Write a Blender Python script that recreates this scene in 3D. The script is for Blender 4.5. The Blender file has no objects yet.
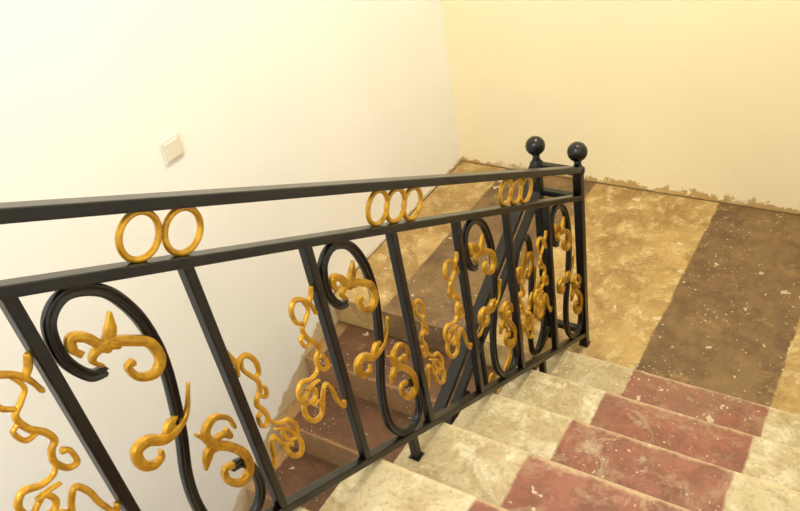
import bpy, bmesh, math, random
from mathutils import Vector, Matrix
random.seed(4)
sc=bpy.context.scene
sc.view_settings.view_transform='Standard'
sc.view_settings.look='None'

S=0.545; D=0.294; ZT=0.90; ZS=0.774; ZB=0.0605
T=0.30; RH=0.1635; Y1=-0.22
XL=-1.31; YB=1.268; XR=1.22; YL=-0.15
# ------------------------------------------------------------ materials
def newmat(n):
    m=bpy.data.materials.new(n); m.use_nodes=True
    nt=m.node_tree; b=nt.nodes['Principled BSDF']; return m,nt,b
class G:
    def __init__(s,nt):
        s.nt=nt; s.co=nt.nodes.new('ShaderNodeNewGeometry').outputs['Position']
        sp=nt.nodes.new('ShaderNodeSeparateXYZ'); nt.links.new(s.co,sp.inputs[0]); s.x,s.y,s.z=sp.outputs
    def put(s,v,i):
        if isinstance(v,bpy.types.NodeSocket): s.nt.links.new(v,i)
        else: i.default_value=v
    def m(s,op,a,b=0.0,c=None,clamp=False):
        n=s.nt.nodes.new('ShaderNodeMath'); n.operation=op; n.use_clamp=clamp
        s.put(a,n.inputs[0]); s.put(b,n.inputs[1])
        if c is not None: s.put(c,n.inputs[2])
        return n.outputs[0]
    def noise(s,sc,det=4,rough=.6,dist=0,vec=None):
        n=s.nt.nodes.new('ShaderNodeTexNoise'); s.nt.links.new(vec or s.co,n.inputs['Vector'])
        n.inputs['Scale'].default_value=sc;n.inputs['Detail'].default_value=det;n.inputs['Roughness'].default_value=rough;n.inputs['Distortion'].default_value=dist
        return n.outputs[0]
    def vor(s,sc,warp=.02):
        nz=s.nt.nodes.new('ShaderNodeTexNoise'); s.nt.links.new(s.co,nz.inputs['Vector']); nz.inputs['Scale'].default_value=30; nz.inputs['Detail'].default_value=4
        mv=s.nt.nodes.new('ShaderNodeVectorMath'); mv.operation='MULTIPLY_ADD'; s.nt.links.new(nz.outputs['Color'],mv.inputs[0]); mv.inputs[1].default_value=(warp,)*3; s.nt.links.new(s.co,mv.inputs[2])
        n=s.nt.nodes.new('ShaderNodeTexVoronoi'); s.nt.links.new(mv.outputs[0],n.inputs['Vector']); n.inputs['Scale'].default_value=sc
        sp=s.nt.nodes.new('ShaderNodeSeparateColor'); s.nt.links.new(n.outputs['Color'],sp.inputs[0])
        return n.outputs['Distance'],sp.outputs[0]
    def step(s,v,a,b):
        n=s.nt.nodes.new('ShaderNodeMapRange'); n.interpolation_type='SMOOTHSTEP'; s.put(v,n.inputs[0]); n.inputs[1].default_value=a;n.inputs[2].default_value=b
        return n.outputs[0]
    def mix(s,f,a,b):
        n=s.nt.nodes.new('ShaderNodeMix'); n.data_type='RGBA'
        s.put(f,n.inputs[0])
        for v,i in ((a,6),(b,7)):
            if isinstance(v,tuple): v=(*v,1)
            s.put(v,n.inputs[i])
        return n.outputs[2]
    def bump(s,h,b,st=.3,d=.01):
        n=s.nt.nodes.new('ShaderNodeBump'); n.inputs['Strength'].default_value=st;n.inputs['Distance'].default_value=d
        s.nt.links.new(h,n.inputs['Height']); s.nt.links.new(n.outputs[0],b.inputs['Normal'])
def lin(r,g,b):
    f=lambda c:(c/255/12.92 if c/255<=.04045 else ((c/255+.055)/1.055)**2.4)
    return (f(r),f(g),f(b))

def wall_mat(name,col,stain,base_slope=False):
    m,nt,b=newmat(name); g=G(nt)
    n=g.noise(1.2,3,.5); c=g.mix(g.step(n,.3,.75),col,tuple(v*.95 for v in col))
    nn=g.noise(16,5,.7)
    amp=.10 if base_slope else .22
    h=g.m('SUBTRACT',g.z,g.m('MULTIPLY',g.m('SUBTRACT',nn,.40),amp))
    if base_slope:
        off=g.m('MULTIPLY',g.m('MINIMUM',g.m('SUBTRACT',g.y,YL),0.0),S); h=g.m('SUBTRACT',h,off)
    f=g.m('SUBTRACT',1.0,g.step(h,.004,.022))
    c=g.mix(g.m('MULTIPLY',f,g.m('MULTIPLY',g.step(g.noise(2.2,3,.6),.3,.5),.85)),c,stain)
    f2=g.m('SUBTRACT',1.0,g.step(g.m('ADD',g.m('ABSOLUTE',g.z),g.m('MULTIPLY',nn,.016)),.012,.022))
    if base_slope: f2=g.m('MULTIPLY',f2,g.m('GREATER_THAN',g.y,YL))
    c=g.mix(g.m('MULTIPLY',f2,.85),c,lin(86,62,36))
    # scuffs and plaster drips low on the wall
    low=g.m('SUBTRACT',1.0,g.step(g.m('ABSOLUTE',g.z),.1,.5))
    sp=g.m('MULTIPLY',g.step(g.noise(28,4,.65),.66,.72),g.m('MULTIPLY',low,.3)); c=g.mix(sp,c,stain)
    nt.links.new(c,b.inputs['Base Color']); b.inputs['Roughness'].default_value=.75
    g.bump(g.noise(60,4,.6),b,.08,.004)
    return m
M_wl=wall_mat('wall_white_paint',lin(246,245,241),lin(190,164,112),True)
M_wb=wall_mat('wall_cream_paint',lin(244,232,194),lin(180,142,66))

def floor_mat(name,kind):
    m,nt,b=newmat(name); g=G(nt)
    wob=g.m('MULTIPLY',g.m('SUBTRACT',g.noise(9,4,.6),.5),.03)
    xx=g.m('ADD',g.x,wob)
    n1=g.noise(2.6,6,.65,.4); n2=g.noise(11,6,.72,.3); n3=g.noise(70,3,.6)
    if kind=='landing':
        tan=g.mix(g.step(n1,.35,.65),lin(186,156,100),lin(150,118,66)); tan=g.mix(g.step(n2,.47,.66),tan,lin(200,178,126))
        tan=g.mix(g.m('MULTIPLY',g.step(g.noise(4.2,7,.75,1.0),.48,.60),.6),tan,lin(134,102,54))
        red=g.mix(g.step(n2,.35,.65),lin(120,92,60),lin(94,72,46)); red=g.mix(g.m('MULTIPLY',g.step(n1,.45,.65),.55),red,lin(134,108,66))
        def band(a,c): return g.m('MULTIPLY',g.step(xx,a-.006,a+.006),g.m('SUBTRACT',1.0,g.step(xx,c-.006,c+.006)))
        f=g.m('MAXIMUM',band(.25,.785),band(-1.0,-.43))
    elif kind=='upper':
        tan=g.mix(g.step(n1,.35,.65),lin(196,184,150),lin(172,154,114)); tan=g.mix(g.step(n2,.48,.68),tan,lin(210,202,172))
        tan=g.mix(g.m('MULTIPLY',g.step(g.noise(5,7,.78,.9),.48,.62),.5),tan,lin(150,124,82))
        red=g.mix(g.step(n2,.35,.65),lin(144,86,68),lin(116,70,54)); red=g.mix(g.m('MULTIPLY',g.step(n1,.45,.7),.65),red,lin(142,106,84))
        red=g.mix(g.m('MULTIPLY',g.step(g.noise(8,6,.78,.6),.50,.62),.42),red,lin(170,142,114))
        f=g.m('MULTIPLY',g.step(xx,.294,.306),g.m('SUBTRACT',1.0,g.step(xx,.794,.806)))
    else:
        tan=g.mix(g.step(n1,.35,.65),lin(160,128,82),lin(134,100,60))
        red=g.mix(g.step(n2,.35,.7),lin(102,66,42),lin(76,50,32))
        f=g.m('MULTIPLY',g.step(xx,-1.24,-1.23),g.m('SUBTRACT',1.0,g.step(xx,-.36,-.35)))
    worn=g.m('MULTIPLY',g.step(g.noise(7,6,.78,.5),.55,.68),.5)
    f=g.m('MULTIPLY',f,g.m('SUBTRACT',1.0,worn))
    c=g.mix(f,tan,red)
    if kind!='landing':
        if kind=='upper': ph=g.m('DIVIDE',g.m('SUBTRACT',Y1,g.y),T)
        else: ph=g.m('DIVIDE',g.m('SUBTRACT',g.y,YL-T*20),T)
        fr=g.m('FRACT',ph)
        e=g.m('SUBTRACT',1.0,g.step(g.m('ADD',fr,g.m('MULTIPLY',g.m('SUBTRACT',n2,.5),.16)),.02,.07))
        c=g.mix(g.m('MULTIPLY',e,.5),c,lin(206,188,146) if kind=='upper' else lin(160,124,82))
        d=g.step(g.m('ADD',fr,g.m('MULTIPLY',g.m('SUBTRACT',n2,.5),.3)),.82,1.0); c=g.mix(g.m('MULTIPLY',d,.65),c,lin(92,68,42))  # shade beneath the next step edge, painted into the tread's back strip
    c=g.mix(g.m('MULTIPLY',g.step(n3,.5,.72),.35),c,lin(92,72,48))
    d1,r1=g.vor(15,.06); rad=g.m('MULTIPLY',g.m('POWER',r1,3.2),.27)
    s1=g.m('MULTIPLY',g.m('GREATER_THAN',rad,d1),g.step(g.noise(3.3,3,.5),.38,.48))
    d2,r2=g.vor(60,.03); rad2=g.m('MULTIPLY',g.m('POWER',r2,2.6),.32)
    s2=g.m('MULTIPLY',g.m('GREATER_THAN',rad2,d2),g.step(g.noise(4.1,4,.6),.42,.55))
    s=g.m('MAXIMUM',s1,s2)
    c=g.mix(g.m('MULTIPLY',s,.7),c,lin(212,200,168))
    nt.links.new(c,b.inputs['Base Color'])
    nt.links.new(g.m('ADD',.36,g.m('MULTIPLY',n2,.35)),b.inputs['Roughness'])
    g.bump(g.m('ADD',n2,g.m('MULTIPLY',s,.6)),b,.4,.008)
    return m
M_land=floor_mat('landing_worn_paint','landing')
M_up=floor_mat('stair_worn_paint','upper')
M_lo=floor_mat('stair_brown_paint','lower')

def metal(name,c1,c2,rough,met=0.0,coat=.3,spec=.5):
    m,nt,b=newmat(name); g=G(nt)
    n=g.noise(30,4,.6); nt.links.new(g.mix(g.step(n,.4,.75),c1,c2),b.inputs['Base Color'])
    b.inputs['Roughness'].default_value=rough; b.inputs['Metallic'].default_value=met
    b.inputs['Specular IOR Level'].default_value=spec
    b.inputs['Coat Weight'].default_value=coat; b.inputs['Coat Roughness'].default_value=.15
    g.bump(g.noise(120,3,.6),b,.1,.002)
    return m
M_blk=metal('black_enamel',lin(10,10,9),lin(20,20,18),.28,0,.0,.4)
M_gld=metal('gold_paint',lin(208,160,42),lin(158,112,20),.33,.5,.15)
M_pl,_nt,_b=newmat('white_plastic'); _g=G(_nt)
_nt.links.new(_g.mix(_g.noise(20),lin(232,226,212),lin(220,212,194)),_b.inputs['Base Color']); _b.inputs['Roughness'].default_value=.3
M_ceil=wall_mat('ceiling_paint',lin(244,242,234),lin(244,240,226))

def finish(bm,name,mats,recalc=True):
    if recalc: bmesh.ops.recalc_face_normals(bm,faces=bm.faces[:])
    me=bpy.data.meshes.new(name); bm.to_mesh(me); bm.free()
    for m in mats: me.materials.append(m)
    o=bpy.data.objects.new(name,me); bpy.context.collection.objects.link(o); return o
def box(bm,a,b,mat=0,bev=0):
    vs=[bm.verts.new((x,y,z)) for x in (a[0],b[0]) for y in (a[1],b[1]) for z in (a[2],b[2])]
    fs=[bm.faces.new([vs[i] for i in q]) for q in ((0,1,3,2),(4,6,7,5),(0,4,5,1),(2,3,7,6),(0,2,6,4),(1,5,7,3))]
    for f in fs: f.material_index=mat
    if bev:
        es=set(e for f in fs for e in f.edges)
        r=bmesh.ops.bevel(bm,geom=list(es),offset=bev,segments=2,affect='EDGES',profile=.5)
        for f in r['faces']: f.material_index=mat
    return fs
def boxobj(name,a,b,mat):
    bm=bmesh.new(); box(bm,a,b); return finish(bm,name,[mat])

# ------------------------------------------------------------ room
CEIL=4.3; LOW=-2.3; YF=-4.9
boxobj('wall_left',(XL-.15,YF,LOW),(XL,YB+.15,CEIL),M_wl)
boxobj('wall_back',(XL,YB,LOW),(XR,YB+.15,CEIL),M_wb)
boxobj('wall_right',(XR,YF,LOW),(XR+.15,YB+.15,CEIL),M_wl)
boxobj('ceiling',(XL-.15,YF,CEIL),(XR+.15,YB+.15,CEIL+.12),M_ceil)

def prism(bm,prof,x0,x1):
    a=[bm.verts.new((x0,y,z)) for y,z in prof]; b=[bm.verts.new((x1,y,z)) for y,z in prof]
    n=len(prof)
    for i in range(n):
        j=(i+1)%n; bm.faces.new((a[i],a[j],b[j],b[i]))
    bm.faces.new(a); bm.faces.new(b[::-1])
bm=bmesh.new()
prism(bm,[(YL,0),(YB,0),(YB,-.16),(YL,-.16)],XL,-.07)
prism(bm,[(Y1,0),(YB,0),(YB,-.16),(Y1,-.16)],-.07,XR)
bmesh.ops.remove_doubles(bm,verts=bm.verts[:],dist=1e-5)
finish(bm,'floor',[M_land])
# upper flight (rises toward the viewer)
K=11
prof=[(Y1,-.16),(Y1,0)]
for k in range(1,K+1):
    prof+=[(Y1-(k-1)*T,(k)*RH),(Y1-k*T,k*RH)]
ye=YF+.01; prof[-1]=(ye,K*RH); prof+=[(ye,K*RH-.16),(Y1-K*T,K*RH-.3),(Y1-.25,-.16)]
bm=bmesh.new(); prism(bm,prof,-.05,XR-.003)
es=[e for e in bm.edges if abs(e.verts[0].co.y-e.verts[1].co.y)<1e-6 and abs(e.verts[0].co.z-e.verts[1].co.z)<1e-6 and e.verts[0].co.z>.1]
bmesh.ops.bevel(bm,geom=es,offset=.006,segments=2,affect='EDGES')
finish(bm,'staircase',[M_up])
# lower flight (descends toward the viewer)
K2=12
prof=[]
for k in range(1,K2+1):
    prof+=[(YL-(k-1)*T,-k*RH),(YL-k*T,-k*RH)]
prof+=[(YL-K2*T,-K2*RH-.2),(YL-K2*T+.3,-K2*RH-.2),(YL,-.45)]
bm=bmesh.new(); prism(bm,prof,XL+.003,-.09)
finish(bm,'staircase.001',[M_lo])
boxobj('floor_lower',(XL,YF,-K2*RH-.36),(XR,YB,-K2*RH-.2),M_land)

# ------------------------------------------------------------ railing tools
def bar(bm,p0,p1,w,h,mat=0,bev=.003):
    p0=Vector(p0);p1=Vector(p1);d=(p1-p0).normalized()
    ax=Vector((1,0,0)) if abs(d.x)<.9 else Vector((0,1,0))
    up=d.cross(ax).normalized(); ax=up.cross(d).normalized()
    vs=[]
    for p in (p0,p1):
        for sx,sz in ((-1,-1),(1,-1),(1,1),(-1,1)):
            vs.append(bm.verts.new(p+ax*(w/2*sx)+up*(h/2*sz)))
    fs=[bm.faces.new([vs[i] for i in q]) for q in ((0,1,2,3),(7,6,5,4),(0,4,5,1),(1,5,6,2),(2,6,7,3),(3,7,4,0))]
    for f in fs: f.material_index=mat
    es=set(e for f in fs for e in f.edges)
    r=bmesh.ops.bevel(bm,geom=list(es),offset=bev,segments=2,affect='EDGES',profile=.5)
    for f in r['faces']: f.material_index=mat
def catmull(P,n=10):
    out=[]; P=[Vector(p) for p in P]
    Q=[2*P[0]-P[1]]+P+[2*P[-1]-P[-2]]
    for i in range(1,len(Q)-2):
        a,b,c,d=Q[i-1:i+3]
        for k in range(n):
            t=k/n
            out.append(.5*((2*b)+(c-a)*t+(2*a-5*b+4*c-d)*t*t+(3*b-a-3*c+d)*t**3))
    out.append(P[-1]); return out
def sweep(bm,P,x,w,th,mat,prof,s0=.35,s1=1.0,bulb=0,n=8,mid=0):
    """planar scroll: P are (y,z) points in a plane of constant x"""
    C=catmull(P,n); N=len(C); rings=[]
    for i,c in enumerate(C):
        a=C[max(i-1,0)];b=C[min(i+1,N-1)];t=(b-a)
        if t.length<1e-9: t=Vector((1,0))
        t.normalize(); nn=Vector((-t.y,t.x)); u=i/(N-1)
        k=s0+(1-s0)*min(1,u/.3)
        k=min(k,s1+(1-s1)*min(1,(1-u)/.3))
        k*=1+mid*math.sin(math.pi*u)
        if bulb: k+=bulb*math.exp(-((1-u)/.05)**2)
        if i==0 or i==N-1: k*=.6
        rings.append([bm.verts.new((x+p[1]*th*(.6+.4*k),c.x+nn.x*p[0]*w*k,c.y+nn.y*p[0]*w*k)) for p in prof])
    m=len(prof)
    for i in range(N-1):
        for j in range(m):
            f=bm.faces.new((rings[i][j],rings[i][(j+1)%m],rings[i+1][(j+1)%m],rings[i+1][j])); f.material_index=mat; f.smooth=True
    for r in (rings[0],rings[-1]):
        f=bm.faces.new(r); f.material_index=mat
P_GOLD=[(-1,-.5),(-.85,-.8),(-.35,-.45),(0,-1),(.35,-.45),(.85,-.8),(1,-.5),(1,.5),(.85,.8),(.35,.45),(0,1),(-.35,.45),(-.85,.8),(-1,.5)]
P_RND=[(math.cos(a),math.sin(a)) for a in [2*math.pi*i/12 for i in range(12)]]
P_BLK=[(-1,-.6),(-.8,-1),(-.45,-1),(-.28,-.45),(.28,-.45),(.45,-1),(.8,-1),(1,-.6),(1,.6),(.8,1),(.45,1),(.28,.45),(-.28,.45),(-.45,1),(-.8,1),(-1,.6)]
def lathe(bm,cx,cy,prof,mat=0,seg=28):
    rings=[]
    for r,z in prof:
        rings.append([bm.verts.new((cx+r*math.cos(2*math.pi*i/seg),cy+r*math.sin(2*math.pi*i/seg),z)) for i in range(seg)])
    for a,b in zip(rings,rings[1:]):
        for i in range(seg):
            f=bm.faces.new((a[i],a[(i+1)%seg],b[(i+1)%seg],b[i])); f.smooth=True; f.material_index=mat
    bm.faces.new(rings[0][::-1]); bm.faces.new(rings[-1])
def ballpost(bm,x,y,z0,zb,w=.034,r=.038):
    bar(bm,(x,y,z0),(x,y,zb-r-.045),w,w)
    lathe(bm,x,y,[(.026,zb-r-.05),(.026,zb-r-.035),(.018,zb-r-.028),(.013,zb-r-.012),(.016,zb-r+.004)])
    pr=[(max(.002,r*math.sin(a)),zb-r*math.cos(a)) for a in [math.pi*i/18 for i in range(19)]]
    lathe(bm,x,y,pr)
    box(bm,(x-.021,y-.021,z0),(x+.021,y+.021,z0+.004),0,.0012)
def torus(bm,x,y,z,R,w,th,mat):
    seg=36; rings=[]
    for i in range(seg):
        a=2*math.pi*i/seg; ca,sa=math.cos(a),math.sin(a)
        rings.append([bm.verts.new((x+p[1]*th,y+ca*(R+p[0]*w),z+sa*(R+p[0]*w))) for p in P_RND])
    m=len(P_RND)
    for i in range(seg):
        for j in range(m):
            f=bm.faces.new((rings[i][j],rings[i][(j+1)%m],rings[(i+1)%seg][(j+1)%m],rings[(i+1)%seg][j])); f.smooth=True; f.material_index=mat

SC=[(.27,.735),(.17,.735),(.09,.80),(.12,.90),(.27,.965),(.46,.955),(.57,.88),(.61,.78),(.60,.68),(.55,.55),(.50,.45),(.42,.32),(.39,.20),(.42,.10),(.55,.035),(.73,.04),(.87,.11),(.90,.20),(.84,.265),(.73,.27)]
# (points, half width, start scale, end bulb, swelling)
LEAF=[([(.255,.755),(.215,.775),(.26,.80),(.36,.815),(.47,.805),(.565,.785),(.585,.73),(.51,.69),(.41,.695),(.38,.73),(.43,.745)],.0062,.5,.4,.5),
      ([(.30,.79),(.35,.825),(.385,.85),(.43,.90)],.011,.9,0,0),
      ([(.40,.80),(.30,.815),(.24,.845),(.17,.85),(.15,.82),(.18,.80)],.0065,1,.3,.3),
      ([(.33,.445),(.31,.42),(.24,.405),(.18,.425),(.19,.47),(.28,.49),(.38,.475),(.50,.495),(.60,.54),(.69,.63)],.0068,.5,0,.5),
      ([(.40,.475),(.44,.51),(.52,.535)],.008,.8,0,0),
      ([(.87,.415),(.85,.46),(.75,.48),(.65,.44),(.67,.39),(.78,.355),(.86,.30),(.84,.23),(.74,.205),(.66,.235),(.67,.28),(.75,.285)],.0065,.5,.4,.5),
      ([(.72,.38),(.62,.37),(.54,.31)],.011,1,0,0),
      ([(.58,.45),(.66,.405),(.76,.41),(.81,.395),(.80,.425)],.006,.5,.3,0)]
VINE=[([(-.24,.70),(-.30,.715),(-.31,.76),(-.25,.795),(-.17,.79),(-.11,.765),(-.08,.725)],.0052,.8,.2,.2),
      ([(-.18,.79),(-.15,.75),(-.20,.715),(-.26,.68),(-.24,.64),(-.18,.615),(-.16,.585),(-.20,.56),(-.22,.525),(-.18,.495),(-.12,.50),(-.12,.54),(-.16,.55)],.0052,.7,.5,.2),
      ([(-.20,.56),(-.24,.50),(-.33,.475),(-.43,.475),(-.49,.435),(-.46,.39),(-.37,.385),(-.32,.415),(-.35,.445),(-.40,.435)],.0056,.6,.5,.2),
      ([(-.25,.46),(-.35,.445),(-.45,.40),(-.49,.345),(-.44,.30),(-.35,.305),(-.30,.345),(-.33,.375),(-.38,.36)],.0056,.7,.5,.2),
      ([(-.42,.30),(-.32,.32),(-.26,.39),(-.20,.43),(-.15,.40),(-.13,.35),(-.08,.30),(-.05,.33)],.0052,.7,.3,.2),
      ([(-.12,.775),(-.08,.80),(-.05,.835)],.0075,.9,0,0),
      ([(-.20,.625),(-.28,.61),(-.31,.64),(-.27,.66)],.0045,.9,.4,0)]
def railing(name,x,sgn,i0,i1,rings,feet):
    bm=bmesh.new(); H=ZS-ZB; sl=S*sgn
    Y=lambda i:-(7-i)*D
    def pt(i,u,v):
        y=Y(i+u); return (y,ZB-sl*y+v*H)
    ya,yb=Y(i0),0
    for z,w,h in ((ZT,.042,.023),(ZS,.033,.021),(ZB,.028,.022)):
        bar(bm,(x,ya,z-sl*ya),(x,yb,z-sl*yb),w,h)
    for i in range(i0+1,7):
        y=Y(i); bar(bm,(x,y,ZB-sl*y),(x,y,ZS-sl*y),.023,.023)
    for i in range(i0,i1):
        if i%2==0:
            sweep(bm,[pt(i,u,v) for u,v in SC],x,.011,.009,0,P_BLK,.9,.9)
            for P,w,s0,bl,md in LEAF:
                sweep(bm,[pt(i,u,v) for u,v in P],x+.007,w,.008,1,P_GOLD,s0,.15 if bl==0 else .7,bl,mid=md)
        else:
            for P,w,s0,bl,md in VINE:
                sweep(bm,[pt(i+1,u,v) for u,v in P],x,w,.006,1,P_RND,s0,.8,bl,mid=md)
                sweep(bm,[pt(i,-u*.78,v*.93-.09) for u,v in P],x,w,.006,1,P_RND,s0,.8,bl,mid=md)
    for i in rings:
        y=Y(i); torus(bm,x,y,(ZT+ZS)/2-sl*y,.041,.0062,.0065,1)
    for y,z in feet:
        bar(bm,(x,y,z),(x,y,ZB-sl*y),.024,.024); box(bm,(x-.018,y-.018,z),(x+.018,y+.018,z+.004),0,.0012)
    return bm
bm=railing('r',0,1,-3,7,[-1.2,-.93,.80,1.08,2.9,3.135,3.37,5.05,5.28,5.51],[(-.42,RH),(-1.27,4*RH),(-2.16,7*RH),(-2.9,9*RH)])
ballpost(bm,0,0,0,.977)
yt=-10*D; ballpost(bm,0,yt,math.ceil((-yt+Y1)/T)*RH,.977-S*yt)
finish(bm,'stair_railing',[M_blk,M_gld])
W=-.17
bm=railing('r',W,-1,-3,7,[5.05,5.28,5.51,2.9,3.13,3.37],[(-.42,-RH),(-1.3,-4*RH),(-2.2,-7*RH)])
ballpost(bm,W,0,0,.977)
for z,h in ((ZT-.01,.026),(ZS,.024),(ZB+.02,.026)): bar(bm,(W+.018,0,z),(-.0185,0,z),.03,h)
finish(bm,'stair_railing.001',[M_blk,M_gld])

# ------------------------------------------------------------ light switch on left wall
bm=bmesh.new()
y,z,h=-.76,1.21,.046
box(bm,(XL,y-h,z-h),(XL+.009,y+h,z+h),0,.0025)
box(bm,(XL+.006,y-h*.74,z-h*.74),(XL+.0145,y+h*.74,z+h*.74),0,.002)
finish(bm,'light_switch',[M_pl])

# ------------------------------------------------------------ ceiling lamp
bm=bmesh.new()
pr=[(.13,CEIL),(.15,CEIL-.02),(.15,CEIL-.04),(.12,CEIL-.07),(.06,CEIL-.09),(.004,CEIL-.095)]
lathe(bm,.1,.3,pr)
m,nt,b=newmat('lamp_glass'); b.inputs['Base Color'].default_value=(1,.9,.7,1); b.inputs['Emission Color'].default_value=(1,.85,.6,1); b.inputs['Emission Strength'].default_value=4
finish(bm,'ceiling_lamp',[m])
def area(name,loc,size,power,col,rot):
    l=bpy.data.lights.new(name,'AREA'); l.shape='DISK'; l.size=size; l.energy=power; l.color=col
    o=bpy.data.objects.new(name,l); bpy.context.collection.objects.link(o); o.location=loc; o.rotation_euler=rot; return o
area('lamp_light',(.1,.3,CEIL-.12),.5,62,(1,.90,.69),(0,0,0))
area('upper_landing_light',(.0,-3.6,CEIL-.1),1.0,98,(1,.99,.96),(math.radians(18),0,0))
w=bpy.data.worlds.new('w'); sc.world=w; w.use_nodes=True
w.node_tree.nodes['Background'].inputs[0].default_value=(1,.99,.97,1); w.node_tree.nodes['Background'].inputs[1].default_value=1.6

# ------------------------------------------------------------ camera
cam=bpy.data.cameras.new('camera'); co=bpy.data.objects.new('camera',cam); bpy.context.collection.objects.link(co)
X=Vector((.8362,.5238,-.1624)).normalized(); F=Vector((-.5102,.6346,-.5805)); F=(F-X*F.dot(X)).normalized(); Yd=F.cross(X)
M=Matrix((( X.x,-Yd.x,-F.x,1.0381),(X.y,-Yd.y,-F.y,-2.4498),(X.z,-Yd.z,-F.z,2.4974),(0,0,0,1)))
co.matrix_world=M; cam.sensor_width=36; cam.lens=794.48/800*36; cam.clip_start=.02
sc.camera=co
